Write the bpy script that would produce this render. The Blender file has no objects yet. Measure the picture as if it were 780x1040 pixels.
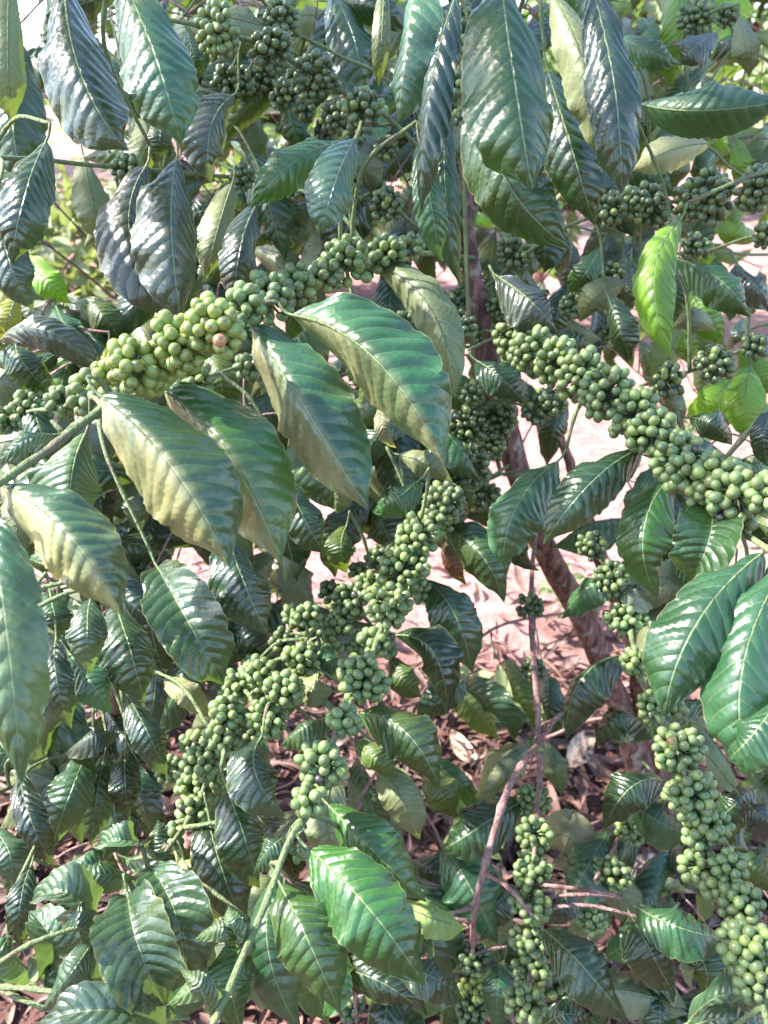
import bpy, math, random
import numpy as np
from mathutils import Vector, Matrix

random.seed(11); rng = np.random.default_rng(11)
SC = bpy.context.scene
COL = SC.collection
R = math.radians

# ------------------------------------------------------------------ camera
F = 836.0; CX = 390.0; CY = 520.0
CAMH = 1.42; PITCH = 27.0
cam_d = bpy.data.cameras.new('camera')
cam = bpy.data.objects.new('camera', cam_d); COL.objects.link(cam)
cam.location = (0, 0, CAMH); cam.rotation_euler = (R(90 - PITCH), 0, 0)
cam_d.sensor_fit = 'HORIZONTAL'; cam_d.sensor_width = 36
cam_d.lens = F / 780.0 * 36; cam_d.clip_start = 0.02; cam_d.clip_end = 2000
cam_d.dof.use_dof = True; cam_d.dof.focus_distance = 0.62; cam_d.dof.aperture_fstop = 14
SC.camera = cam

# ------------------------------------------------------------------ light
SUN_EL = 46.0; SUN_AZ = -80.0      # azimuth from the view direction (+Y), negative = left
w = bpy.data.worlds.new('World'); SC.world = w; w.use_nodes = True
nt = w.node_tree; nt.nodes.clear()
sky = nt.nodes.new('ShaderNodeTexSky'); sky.sky_type = 'NISHITA'; sky.sun_disc = False
sky.sun_elevation = R(SUN_EL); sky.sun_rotation = R(SUN_AZ)
sky.air_density = 1.0; sky.dust_density = 1.2; sky.ozone_density = 1.6
bg = nt.nodes.new('ShaderNodeBackground'); bg.inputs['Strength'].default_value = 0.15
wo = nt.nodes.new('ShaderNodeOutputWorld')
nt.links.new(sky.outputs[0], bg.inputs[0]); nt.links.new(bg.outputs[0], wo.inputs[0])
sd = bpy.data.lights.new('sun', 'SUN'); sd.energy = 4.4; sd.angle = R(1.5); sd.color = (1.0, 0.93, 0.84)
sun = bpy.data.objects.new('sun', sd); COL.objects.link(sun)
dirv = Vector((math.sin(R(SUN_AZ)) * math.cos(R(SUN_EL)), math.cos(R(SUN_AZ)) * math.cos(R(SUN_EL)), math.sin(R(SUN_EL))))
sun.rotation_euler = dirv.to_track_quat('Z', 'Y').to_euler(); sun.location = dirv * 20
SC.view_settings.view_transform = 'Standard'; SC.view_settings.look = 'None'
SC.view_settings.exposure = 2.25; SC.view_settings.gamma = 1
SC.render.engine = 'CYCLES'
SC.cycles.max_bounces = 6; SC.cycles.transparent_max_bounces = 4

# ------------------------------------------------------------------ pixel -> point
cp, sp = math.cos(R(PITCH)), math.sin(R(PITCH))
RT = np.array([1.0, 0, 0]); UP = np.array([0, sp, cp]); FW = np.array([0, cp, -sp])
CAM = np.array([0, 0, CAMH])
def at(x, y, d):
    return CAM + RT * ((x - CX) / F * d) + UP * ((CY - y) / F * d) + FW * d
def ground_at(x, y, z=0.0):
    r = RT * ((x - CX) / F) + UP * ((CY - y) / F) + FW
    return CAM + r * ((z - CAMH) / r[2])
def nrm(v): return v / (np.linalg.norm(v) + 1e-12)

# ------------------------------------------------------------------ materials
def mat(name):
    m = bpy.data.materials.new(name); m.use_nodes = True
    t = m.node_tree; t.nodes.clear()
    o = t.nodes.new('ShaderNodeOutputMaterial')
    return m, t, o
class NB:
    def __init__(s, t): s.t = t
    def n(s, typ, **k):
        x = s.t.nodes.new(typ)
        for a, b in k.items(): setattr(x, a, b)
        return x
    def l(s, a, b): s.t.links.new(a, b)
    def val(s, sock, v):
        if hasattr(v, 'is_output'): s.l(v, sock)
        else: sock.default_value = v
    def math(s, op, a, b=0.0, c=0.0, clamp=False):
        x = s.n('ShaderNodeMath', operation=op, use_clamp=clamp)
        s.val(x.inputs[0], a); s.val(x.inputs[1], b); s.val(x.inputs[2], c)
        return x.outputs[0]
    def mix(s, f, a, b, mode='MIX'):
        x = s.n('ShaderNodeMix', data_type='RGBA', blend_type=mode)
        s.val(x.inputs[0], f)
        for q, v in ((6, a), (7, b)):
            if isinstance(v, tuple): v = v if len(v) == 4 else (*v, 1)
            s.val(x.inputs[q], v)
        return x.outputs[2]
    def rng(s, v, a, b, c=0.0, d=1.0, smooth=True):
        x = s.n('ShaderNodeMapRange', interpolation_type='SMOOTHSTEP' if smooth else 'LINEAR')
        s.val(x.inputs[0], v); s.val(x.inputs[1], a); s.val(x.inputs[2], b); s.val(x.inputs[3], c); s.val(x.inputs[4], d)
        return x.outputs[0]
    def noise(s, scale, detail=3.0, vec=None, rough=0.5):
        x = s.n('ShaderNodeTexNoise'); x.inputs['Scale'].default_value = scale
        x.inputs['Detail'].default_value = detail; x.inputs['Roughness'].default_value = rough
        if vec is not None: s.l(vec, x.inputs['Vector'])
        return x
NV = 12.0
def leaf_material():
    m, t, o = mat('leaf'); b = NB(t)
    tc = b.n('ShaderNodeTexCoord'); uv = b.n('ShaderNodeSeparateXYZ'); b.l(tc.outputs['UV'], uv.inputs[0])
    gx = b.n('ShaderNodeNewGeometry')
    u = b.math('ABSOLUTE', b.math('MULTIPLY_ADD', uv.outputs[0], 2.0, -1.0)); v = uv.outputs[1]
    at_ = b.n('ShaderNodeAttribute'); at_.attribute_name = 'tint'; tint = at_.outputs['Color']
    ag = b.n('ShaderNodeAttribute'); ag.attribute_name = 'gloss'; gloss = ag.outputs['Fac']
    pos = gx.outputs['Position']
    # side veins: sweep forward toward the margin
    ph = b.math('SUBTRACT', b.math('MULTIPLY', v, NV), b.math('ADD', b.math('MULTIPLY', u, 1.1), b.math('MULTIPLY', b.math('MULTIPLY', u, u), 0.8)))
    wob = b.noise(60.0, 2.0, pos)
    ph = b.math('ADD', ph, b.math('MULTIPLY', b.math('SUBTRACT', wob.outputs[0], 0.5), 0.25))
    dist = b.math('PINGPONG', ph, 0.5)
    vein = b.math('MULTIPLY', b.rng(dist, 0.015, 0.06, 1.0, 0.0), b.rng(u, 0.7, 0.97, 1.0, 0.0))
    rib = b.rng(u, 0.010, 0.034, 1.0, 0.0)
    n1 = b.noise(22.0, 4.0, pos); n2 = b.noise(230.0, 3.0, pos); n3 = b.noise(7.0, 2.0, pos)
    var = b.rng(n1.outputs[0], 0.3, 0.7, 0.62, 1.35, False)
    up = b.mix(1.0, tint, b.n('ShaderNodeCombineXYZ').outputs[0], 'MULTIPLY')
    cx = b.n('ShaderNodeCombineXYZ')
    for i in range(3): b.l(var, cx.inputs[i])
    up = b.mix(1.0, tint, cx.outputs[0], 'MULTIPLY')
    # sun-bleached patches and specks
    up = b.mix(b.math('MULTIPLY', b.rng(n3.outputs[0], 0.55, 0.72), 0.3), up, (0.15, 0.17, 0.05))
    vo = b.n('ShaderNodeTexVoronoi'); vo.inputs['Scale'].default_value = 75.0; b.l(pos, vo.inputs['Vector'])
    spk = b.math('MULTIPLY', b.rng(vo.outputs['Distance'], 0.05, 0.12, 1.0, 0.0), b.rng(n2.outputs[0], 0.5, 0.62))
    up = b.mix(b.math('MULTIPLY', spk, 0.55), up, (0.12, 0.09, 0.05))
    up = b.mix(b.math('MULTIPLY', vein, 0.24), up, (0.22, 0.30, 0.13))
    up = b.mix(b.math('MULTIPLY', rib, 0.6), up, (0.27, 0.34, 0.15))
    brn = b.math('MULTIPLY', b.rng(b.math('ADD', u, b.math('MULTIPLY', b.noise(28.0, 3.0, pos).outputs[0], 0.55)), 1.31, 1.35), 0.75); up = b.mix(brn, up, (0.16, 0.09, 0.045))
    edge = b.rng(u, 0.955, 1.0)
    up = b.mix(b.math('MULTIPLY', edge, 0.5), up, (0.30, 0.27, 0.12))
    lo = b.mix(0.62, tint, (0.20, 0.22, 0.11)); lo = b.mix(b.math('MULTIPLY', vein, 0.55), lo, (0.33, 0.34, 0.20))
    lo = b.mix(b.math('MULTIPLY', rib, 0.8), lo, (0.42, 0.44, 0.24))
    col = b.mix(gx.outputs['Backfacing'], up, lo)
    # height for bump: veins recessed, fine cellular grain
    h = b.math('ADD', b.math('MULTIPLY', b.math('SINE', b.math('MULTIPLY', dist, math.pi)), 0.5), b.math('MULTIPLY', n2.outputs[0], 0.16))
    vo2 = b.n('ShaderNodeTexVoronoi'); vo2.inputs['Scale'].default_value = 260.0; b.l(pos, vo2.inputs['Vector'])
    h = b.math('ADD', h, b.math('MULTIPLY', vo2.outputs['Distance'], 0.22))
    h = b.math('ADD', h, b.math('MULTIPLY', rib, -0.5))
    bu = b.n('ShaderNodeBump'); bu.inputs['Strength'].default_value = 0.68; bu.inputs['Distance'].default_value = 0.0018
    b.l(h, bu.inputs['Height'])
    p = b.n('ShaderNodeBsdfPrincipled'); b.l(col, p.inputs['Base Color']); b.l(bu.outputs[0], p.inputs['Normal'])
    ro = b.math('ADD', b.math('MULTIPLY', n1.outputs[0], 0.22), b.math('SUBTRACT', 0.37, b.math('MULTIPLY', gloss, 0.2)))
    ro = b.math('ADD', ro, b.math('MULTIPLY', gx.outputs['Backfacing'], 0.12), clamp=True)
    b.l(ro, p.inputs['Roughness']); b.l(b.rng(gloss, 0, 1, 0.3, 0.95, False), p.inputs['Specular IOR Level'])
    tr = b.n('ShaderNodeBsdfTranslucent')
    tcol = b.mix(1.0, b.mix(0.35, tint, (0.12, 0.17, 0.015)), (2.3, 2.3, 1.3), 'MULTIPLY')
    tcol = b.mix(b.math('MULTIPLY', vein, 0.3), tcol, (0.1, 0.13, 0.03))
    b.l(tcol, tr.inputs['Color'])
    ms = b.n('ShaderNodeMixShader'); ms.inputs[0].default_value = 0.22
    b.l(p.outputs[0], ms.inputs[1]); b.l(tr.outputs[0], ms.inputs[2]); b.l(ms.outputs[0], o.inputs[0])
    return m
def berry_material():
    m, t, o = mat('green_berry_skin'); b = NB(t)
    a = b.n('ShaderNodeAttribute'); a.attribute_name = 'tint'
    tc = b.n('ShaderNodeTexCoord'); uv = b.n('ShaderNodeSeparateXYZ'); b.l(tc.outputs['UV'], uv.inputs[0]); v = uv.outputs[1]
    n1 = b.noise(160.0, 3.0, tc.outputs['Object']); n2 = b.noise(600.0, 2.0, tc.outputs['Object'])
    c = b.mix(b.math('MULTIPLY', b.rng(n1.outputs[0], 0.4, 0.7), 0.35), a.outputs['Color'], (0.25, 0.31, 0.09))
    c = b.mix(b.math('MULTIPLY', b.rng(n2.outputs[0], 0.62, 0.75), 0.5), c, (0.13, 0.11, 0.05))
    c = b.mix(b.math('MULTIPLY', b.rng(v, 0.88, 0.92), 0.8), c, (0.10, 0.075, 0.035))
    c = b.mix(b.math('MULTIPLY', b.rng(v, 0.95, 0.98), 0.8), c, (0.24, 0.25, 0.11))
    p = b.n('ShaderNodeBsdfPrincipled'); b.l(c, p.inputs['Base Color'])
    b.l(b.math('ADD', b.math('MULTIPLY', n1.outputs[0], 0.22), 0.24), p.inputs['Roughness'])
    p.inputs['Specular IOR Level'].default_value = 0.55
    p.inputs['Subsurface Weight'].default_value = 0.15; p.inputs['Subsurface Radius'].default_value = (0.4, 0.8, 0.1); p.inputs['Subsurface Scale'].default_value = 0.004
    bu = b.n('ShaderNodeBump'); bu.inputs['Strength'].default_value = 0.25; bu.inputs['Distance'].default_value = 0.0008; b.l(n1.outputs[0], bu.inputs['Height']); b.l(bu.outputs[0], p.inputs['Normal'])
    b.l(p.outputs[0], o.inputs[0]); return m
def bark_material(name, c1, c2, c3, scale=1.0):
    m, t, o = mat(name); b = NB(t)
    tc = b.n('ShaderNodeTexCoord'); mp = b.n('ShaderNodeMapping'); mp.inputs['Scale'].default_value = (60 * scale, 60 * scale, 12 * scale)
    b.l(tc.outputs['Object'], mp.inputs[0])
    n1 = b.noise(1.6, 5.0, mp.outputs[0], 0.65); n2 = b.noise(35.0, 3.0, tc.outputs['Object'])
    c = b.mix(b.rng(n1.outputs[0], 0.38, 0.62), c1, c2); c = b.mix(b.rng(n2.outputs[0], 0.55, 0.68), c, c3)
    p = b.n('ShaderNodeBsdfPrincipled'); b.l(c, p.inputs['Base Color']); p.inputs['Roughness'].default_value = 0.75
    bu = b.n('ShaderNodeBump'); bu.inputs['Strength'].default_value = 1.0; bu.inputs['Distance'].default_value = 0.008
    b.l(n1.outputs[0], bu.inputs['Height']); b.l(bu.outputs[0], p.inputs['Normal']); b.l(p.outputs[0], o.inputs[0]); return m
def soil_material():
    m, t, o = mat('red_soil'); b = NB(t)
    tc = b.n('ShaderNodeTexCoord'); P = tc.outputs['Object']
    n1 = b.noise(1.3, 5.0, P); n2 = b.noise(18.0, 6.0, P, 0.7); n3 = b.noise(120.0, 4.0, P)
    c = b.mix(b.rng(n2.outputs[0], 0.35, 0.65), (0.26, 0.125, 0.115), (0.42, 0.235, 0.225))
    c = b.mix(b.math('MULTIPLY', b.rng(n3.outputs[0], 0.5, 0.7), 0.5), c, (0.20, 0.11, 0.09))
    c = b.mix(b.math('MULTIPLY', b.rng(n1.outputs[0], 0.45, 0.65), 0.4), c, (0.36, 0.24, 0.20))
    sx = b.n('ShaderNodeSeparateXYZ'); b.l(P, sx.inputs[0])
    hum = b.rng(b.math('ADD', sx.outputs[1], b.math('MULTIPLY', b.math('SUBTRACT', b.noise(3.0, 4.0, P).outputs[0], 0.5), 1.2)), 1.45, 2.0, 1.0, 0.0)
    c = b.mix(b.math('MULTIPLY', hum, 0.85), c, (0.075, 0.04, 0.033))
    p = b.n('ShaderNodeBsdfPrincipled'); b.l(c, p.inputs['Base Color']); p.inputs['Roughness'].default_value = 0.95; p.inputs['Specular IOR Level'].default_value = 0.15
    h = b.math('ADD', n2.outputs[0], b.math('MULTIPLY', n3.outputs[0], 0.4))
    bu = b.n('ShaderNodeBump'); bu.inputs['Strength'].default_value = 0.9; bu.inputs['Distance'].default_value = 0.02
    b.l(h, bu.inputs['Height']); b.l(bu.outputs[0], p.inputs['Normal']); b.l(p.outputs[0], o.inputs[0]); return m
M_LEAF = leaf_material(); M_BERRY = berry_material()
M_BARK = bark_material('trunk_bark', (0.075, 0.032, 0.025), (0.27, 0.135, 0.105), (0.34, 0.26, 0.22))
M_TWIG = bark_material('twig_bark', (0.24, 0.12, 0.115), (0.38, 0.24, 0.22), (0.14, 0.08, 0.07), 2.0)
M_GREEN = bark_material('green_stem', (0.13, 0.18, 0.075), (0.18, 0.24, 0.105), (0.17, 0.15, 0.09), 2.0)
M_SOIL = soil_material()

# ------------------------------------------------------------------ mesh collector
class MB:
    def __init__(s): s.v = []; s.f = []; s.uv = []; s.tint = []; s.gl = []; s.mi = []; s.n = 0
    def add(s, V, Fq, UV, tint, gloss=0.5, mi=0):
        V = np.asarray(V, float); Fq = np.asarray(Fq, np.int64)
        s.v.append(V); s.f.append(Fq + s.n); s.uv.append(np.asarray(UV, float)); k = len(V)
        tint = np.asarray(tint, float)
        if tint.ndim == 1: tint = np.tile(tint[:3], (k, 1))
        s.tint.append(tint); s.gl.append(np.full(k, gloss)); s.mi.append(np.full(len(Fq), mi)); s.n += k
    def build(s, name, mats, parent=None, org=None, **props):
        V = np.concatenate(s.v); Fq = np.concatenate(s.f); UV = np.concatenate(s.uv)
        org = V.mean(0) if org is None else np.asarray(org, float)
        me = bpy.data.meshes.new(name); nf = len(Fq)
        me.vertices.add(len(V)); me.vertices.foreach_set('co', (V - org).ravel())
        me.loops.add(nf * 4); me.loops.foreach_set('vertex_index', Fq.ravel().astype(np.int32))
        me.polygons.add(nf); me.polygons.foreach_set('loop_start', np.arange(0, nf * 4, 4, dtype=np.int32))
        me.polygons.foreach_set('loop_total', np.full(nf, 4, dtype=np.int32))
        me.polygons.foreach_set('use_smooth', np.ones(nf, dtype=bool))
        me.polygons.foreach_set('material_index', np.concatenate(s.mi).astype(np.int32))
        ul = me.uv_layers.new(name='UVMap'); ul.data.foreach_set('uv', UV[Fq.ravel()].ravel().astype(np.float32))
        a = me.attributes.new('tint', 'FLOAT_COLOR', 'POINT')
        T = np.concatenate(s.tint); a.data.foreach_set('color', np.c_[T, np.ones(len(T))].ravel().astype(np.float32))
        g = me.attributes.new('gloss', 'FLOAT', 'POINT'); g.data.foreach_set('value', np.concatenate(s.gl).astype(np.float32))
        for m in (mats if isinstance(mats, (list, tuple)) else [mats]): me.materials.append(m)
        me.update(); me.validate()
        o = bpy.data.objects.new(name, me); COL.objects.link(o)
        par = np.array(parent['_org']) if parent is not None else np.zeros(3)
        o.parent = parent; o.location = org - par; o['_org'] = list(map(float, org))
        for k, v in props.items(): o[k] = v
        return o
def empty(name, loc, label, cat, group=None):
    o = bpy.data.objects.new(name, None); COL.objects.link(o); o.empty_display_size = 0.1
    o.location = loc; o['_org'] = list(map(float, loc)); o['label'] = label; o['category'] = cat
    if group: o['group'] = group
    return o

def tube(mb, P, Rr, seg=8, tint=(0.2, 0.2, 0.1), mi=0, knots=0.0, nodes=0.0, rough=0.0):
    P = np.asarray(P, float); Rr = np.asarray(Rr, float); n = len(P)
    T = np.gradient(P, axis=0); T /= np.linalg.norm(T, axis=1)[:, None] + 1e-12
    a = np.array([0.3, 0.2, 1.0]) if abs(T[0][2]) < 0.9 else np.array([1.0, 0.1, 0])
    U = nrm(np.cross(T[0], a)); V = []; UV = []
    s = np.r_[0, np.cumsum(np.linalg.norm(np.diff(P, axis=0), axis=1))]
    ph = rng.uniform(0, 6)
    for i in range(n):
        U = nrm(U - T[i] * U.dot(T[i])); W = np.cross(T[i], U)
        r = Rr[i]
        if nodes: r = r * (1 + 0.38 * np.exp(-(((s[i] + 0.01) % nodes - nodes / 2) / 0.003) ** 2))
        for k in range(seg):
            th = 2 * math.pi * k / seg
            rr = r * (1 + rough * (math.sin(2 * th + s[i] * 13 + ph) * 0.6 + math.sin(3 * th - s[i] * 17 + ph) * 0.5 + math.sin(5 * th + s[i] * 9 + ph) * 0.3))
            V.append(P[i] + (U * math.cos(th) + W * math.sin(th)) * rr); UV.append((k / seg, s[i]))
    Fq = [(i * seg + k, i * seg + (k + 1) % seg, (i + 1) * seg + (k + 1) % seg, (i + 1) * seg + k) for i in range(n - 1) for k in range(seg)]
    # rounded end caps
    for i, sg in ((0, -1), (n - 1, 1)):
        c = len(V); V.append(P[i] + T[i] * sg * Rr[i] * 0.6); UV.append((0, 0)); b0 = i * seg
        for k in range(0, seg, 2):
            q = (b0 + k, b0 + (k + 1) % seg, b0 + (k + 2) % seg, c)
            Fq.append(q if sg > 0 else q[::-1])
    mb.add(V, Fq, UV, tint, 0.4, mi)
def spline(pts, n):
    P = np.asarray(pts, float); k = len(P)
    if k == 2: t = np.linspace(0, 1, n)[:, None]; return P[0] * (1 - t) + P[1] * t
    Q = np.vstack([2 * P[0] - P[1], P, 2 * P[-1] - P[-2]]); out = []
    for u in np.linspace(0, k - 1 - 1e-9, n):
        i = int(u); f = u - i; a, b_, c, d = Q[i:i + 4]
        out.append(0.5 * (2 * b_ + (c - a) * f + (2 * a - 5 * b_ + 4 * c - d) * f * f + (3 * b_ - a - 3 * c + d) * f ** 3))
    return np.array(out)

# ------------------------------------------------------------------ leaf
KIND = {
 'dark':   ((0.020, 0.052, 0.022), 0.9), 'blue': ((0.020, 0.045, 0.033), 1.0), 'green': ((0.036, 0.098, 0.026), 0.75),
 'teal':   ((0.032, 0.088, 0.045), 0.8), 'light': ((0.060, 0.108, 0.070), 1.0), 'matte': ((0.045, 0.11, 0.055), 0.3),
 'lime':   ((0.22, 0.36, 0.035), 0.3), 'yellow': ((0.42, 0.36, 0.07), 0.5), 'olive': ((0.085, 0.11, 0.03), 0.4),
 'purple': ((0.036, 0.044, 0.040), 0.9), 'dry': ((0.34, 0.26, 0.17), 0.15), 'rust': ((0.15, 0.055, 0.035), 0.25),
 'pale':   ((0.34, 0.33, 0.15), 0.8),  # yellowed half of one leaf, its sunlight painted into the tint too
 'sunlit_tan':   ((0.20, 0.20, 0.10), 0.9),  # sunlit sheen on one leaf half, painted as a tan tint
 'sunlit_warm':   ((0.32, 0.29, 0.13), 0.9),  # bleached leaf half with the sun on it painted in
}
PROT = np.array([0, 0, 1.0])
def leaf_geo(mb, P0, P1, P2, N, Wdir, wa, wb, tint, gloss, under=False, sgn=-1, fold=0.14, res=(46, 15), petiole=None, wave=1.0, lit_half=None, tip=1.0):
    """one leaf blade: P0 base, P1 middle, P2 tip; wa / wb half widths on the two sides"""
    nl, nw = res; L = np.linalg.norm(P1 - P0) + np.linalg.norm(P2 - P1)
    t = np.linspace(0, 1, nl)
    C = 2 * P1 - 0.5 * (P0 + P2)
    mid = ((1 - t) ** 2)[:, None] * P0 + (2 * t * (1 - t))[:, None] * C + (t ** 2)[:, None] * P2
    T = np.gradient(mid, axis=0); T /= np.linalg.norm(T, axis=1)[:, None]
    wa *= 1.28; wb *= 1.28; wmax = max(wa, wb) * 1.04
    prof = np.clip(t, 0, 1) ** 0.62 * np.clip(1 - t, 0, 1) ** 0.62
    prof = prof / prof.max(); prof *= 1 - 0.62 * np.exp(-((t - 0.985) / 0.085) ** 2) * tip
    prof += 0.012
    ph = rng.uniform(0, 6.28, 8)
    jag = 1 + 0.022 * np.sin(t * NV * 2 * math.pi + ph[0]) + 0.02 * np.sin(t * 17 + ph[1])
    bite = {q: sum(rng.uniform(.05, .2) * np.exp(-((t - rng.uniform(.2, .9)) / rng.uniform(.006, .02)) ** 2) for _ in range(rng.integers(0, 3))) + np.zeros(nl) for q in (-1, 1)}
    half = (nw - 1) // 2
    us = np.linspace(-1, 1, nw); us = np.sign(us) * np.abs(us) ** 0.9
    V = np.zeros((nl, nw, 3)); UV = np.zeros((nl, nw, 2)); CC = np.zeros((nl, nw, 3))
    al = {-1: math.acos(min(1, wa / wmax)) * 0.85, 1: math.acos(min(1, wb / wmax)) * 0.85}
    twist = rng.uniform(-0.16, 0.16)
    fa, fb = rng.uniform(1.6, 3.4), rng.uniform(1.6, 3.4)
    for i in range(nl):
        n = nrm(N - T[i] * N.dot(T[i])); W = np.cross(n, T[i])
        if W.dot(Wdir) < 0: W = -W
        tw = twist * (t[i] - 0.5) * 2
        n, W = n * math.cos(tw) + W * math.sin(tw), W * math.cos(tw) - n * math.sin(tw)
        ww0 = wmax * prof[i] * jag[i]
        for j, u in enumerate(us):
            s = -1 if u < 0 else 1; a = abs(u); ww = ww0 * (1 - bite[s][i] * a)
            th = sgn * (al[s] * 0.95 + fold + 0.35 * a * (1 if sgn < 0 else 0.3))
            th0 = sgn * (al[s] * 0.95 + fold)
            y = s * ww * a * math.cos((th + th0) / 2); z = ww * a * math.sin((th + th0) / 2)
            p_ = t[i] * NV - (1.1 * a + 0.8 * a * a)
            puff = abs(math.sin(math.pi * p_)) ** 0.7 * min(1, a * 3.2) * (1 - 0.5 * a) * min(1, prof[i] * 1.6)
            side = 0 if s < 0 else 3
            wv = a * a * (math.sin(t[i] * 6.28 * (fa if s < 0 else fb) + ph[2 + side]) * 0.14 + math.sin(t[i] * 6.28 * 5.3 + ph[3 + side]) * 0.075) * wmax * wave
            z += puff * L / NV * 0.27 + wv * min(1, prof[i] * 2)
            V[i, j] = mid[i] + W * y + n * z
            UV[i, j] = ((u + 1) / 2, t[i])
    if lit_half is not None:  # paint the sunlit tint onto one half of the blade
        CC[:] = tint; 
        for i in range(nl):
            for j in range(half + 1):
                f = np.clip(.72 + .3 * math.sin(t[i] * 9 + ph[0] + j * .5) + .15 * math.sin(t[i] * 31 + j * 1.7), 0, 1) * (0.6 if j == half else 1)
                CC[i, j] = np.array(tint) * (1 - f) + np.array(lit_half) * f
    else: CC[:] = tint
    idx = np.arange(nl * nw).reshape(nl, nw)
    Fq = np.stack([idx[:-1, :-1], idx[1:, :-1], idx[1:, 1:], idx[:-1, 1:]], -1).reshape(-1, 4)
    # front side must face N
    e = V[nl // 2 + 1, half] - V[nl // 2, half]; f = V[nl // 2, half + 1] - V[nl // 2, half]
    front = np.cross(e, f).dot(N) > 0
    if front == under: Fq = Fq[:, ::-1]
    mb.add(V.reshape(-1, 3), Fq, UV.reshape(-1, 2), CC.reshape(-1, 3), gloss, 0)
    # petiole and the raised rib under the blade
    r0 = 0.0011 + 0.004 * wmax
    rib = mid[: int(nl * 0.8)] - nrm(N) * (r0 * 0.5) * (1 if not under else -1)
    if petiole is not None: P = np.vstack([spline(petiole, 6)[:-1], rib[1::3]])
    else: P = rib[::3]
    rr = np.linspace(r0, r0 * 0.35, len(P))
    tube(mb, P, rr, 6, tint=(0.2, 0.25, 0.1), mi=1)
    return mid

# ------------------------------------------------------------------ berries
def berry_template(nu=14, nv=9):
    V = []; UV = []
    for j in range(nv):
        ph = math.pi * (0.012 + 0.976 * j / (nv - 1)) ; 
        for i in range(nu):
            th = 2 * math.pi * i / nu; r = math.sin(ph); z = -math.cos(ph)
            if j == nv - 1: z -= 0.05
            V.append((r * math.cos(th), r * math.sin(th), z * 1.07)); UV.append((i / nu, j / (nv - 1)))
    Fq = [(j * nu + i, j * nu + (i + 1) % nu, (j + 1) * nu + (i + 1) % nu, (j + 1) * nu + i) for j in range(nv - 1) for i in range(nu)]
    for i in range(0, nu - 2, 2):
        b0 = (nv - 1) * nu; Fq.append((b0, b0 + i + 1, b0 + i + 2, b0 + (i + 3) % nu))
    return np.array(V), np.array(Fq), np.array(UV)
BV, BF, BUV = berry_template()
BV2, BF2, BUV2 = berry_template(10, 6)
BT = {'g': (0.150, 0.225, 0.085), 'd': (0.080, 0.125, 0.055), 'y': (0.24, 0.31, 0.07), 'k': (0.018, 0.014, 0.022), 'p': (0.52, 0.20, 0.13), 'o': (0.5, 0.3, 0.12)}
def put_berry(mb, c, r, axis, tint, lo=False):
    BVx, BFx, BUx = (BV2, BF2, BUV2) if lo else (BV, BF, BUV)
    a = nrm(axis); x = nrm(np.cross(a, rng.normal(size=3))); y = np.cross(a, x)
    s = rng.uniform(0.86, 1.08, 3) * r; s[2] *= 1.1
    mb.add(c + (BVx[:, :1] * x * s[0] + BVx[:, 1:2] * y * s[1] + BVx[:, 2:] * a * s[2]), BFx, BUx, tint, 0.5)
def cluster_points(n, R0, r, squash, stem):
    P = rng.normal(size=(n, 3)); P /= np.linalg.norm(P, axis=1)[:, None]
    P *= (R0 - r) * rng.uniform(0.75, 1.0, (n, 1))
    for it in range(40):
        D = P[:, None] - P[None]; d = np.linalg.norm(D, axis=2) + np.eye(n); ov = np.clip(1.9 * r - d, 0, None) * (1 - np.eye(n))
        P += (D / d[..., None] * ov[..., None]).sum(1) * 0.35
        q = np.linalg.norm(P, axis=1)[:, None]; lim = (R0 - r) * 1.06
        P = np.where(q > lim, P / q * (lim + (q - lim) * 0.5), P)
        # keep off the stem
        al = (P @ stem)[:, None] * stem; pr = P - al; qq = np.linalg.norm(pr, axis=1)[:, None] + 1e-9
        P = np.where(qq < r * 0.9, al + pr / qq * r * 0.9, P)
    return P

# ------------------------------------------------------------------ trees
class Tree:
    def __init__(s, root): s.root = root; s.extra = []; s.br = []; s.leaves = []; s.clusters = []
class Branch:
    def __init__(s, tree, pts, radii, kind, label=None, seg=8, nodes=0.03):
        s.P = spline(pts, max(10, int(len(pts) * 9))); s.R = np.interp(np.linspace(0, 1, len(s.P)), np.linspace(0, 1, len(radii)), radii)
        s.mb = MB(); s.kind = kind; s.sub = []; s.label = label; tree.br.append(s)
        wob = np.cumsum(rng.normal(size=s.P.shape), axis=0); wob -= np.linspace(0, 1, len(wob))[:, None] * wob[-1]
        s.P = s.P + wob * 0.0002
        tube(s.mb, s.P, s.R, seg, nodes=nodes, rough=0.02)
    def near(s, p):
        d = np.linalg.norm(s.P - p, axis=1); i = int(d.argmin()); return d[i], i
def link(tree, p, twig_r=0.0014, prefer=None, mi=0):
    best = None
    for b in tree.br:
        d, i = b.near(p)
        if prefer is not None and b is prefer: d *= 0.3
        if best is None or d < best[0]: best = (d, b, i)
    d, b, i = best; q = b.P[i]
    if mi:
        for (XP, xb) in tree.extra:
            dd = np.linalg.norm(XP - p, axis=1); j = int(dd.argmin())
            if dd[j] < d: d = dd[j]; b = xb; q = XP[j]
    dist = np.linalg.norm(q - p)
    if dist > 0.012:
        m = (p + q) / 2 + np.array([0, 0, 0.12 * dist]) + rng.normal(size=3) * 0.05 * dist
        P = spline([q, m, p], max(6, int(dist / 0.006))); tube(b.mb, P, np.linspace(twig_r * 1.4, twig_r, len(P)), 6, nodes=0.03, mi=mi)
        if mi: tree.extra.append((P, b))
    return b
def B(tree, rows, kind='green', label=None, nodes=0.05, seg=10):
    """rows: (x, y, depth, radius in mm)"""
    return Branch(tree, [at(x, y, d) for x, y, d, r in rows], [r / 1250 for *_, r in rows], kind, label, seg, nodes)

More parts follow.
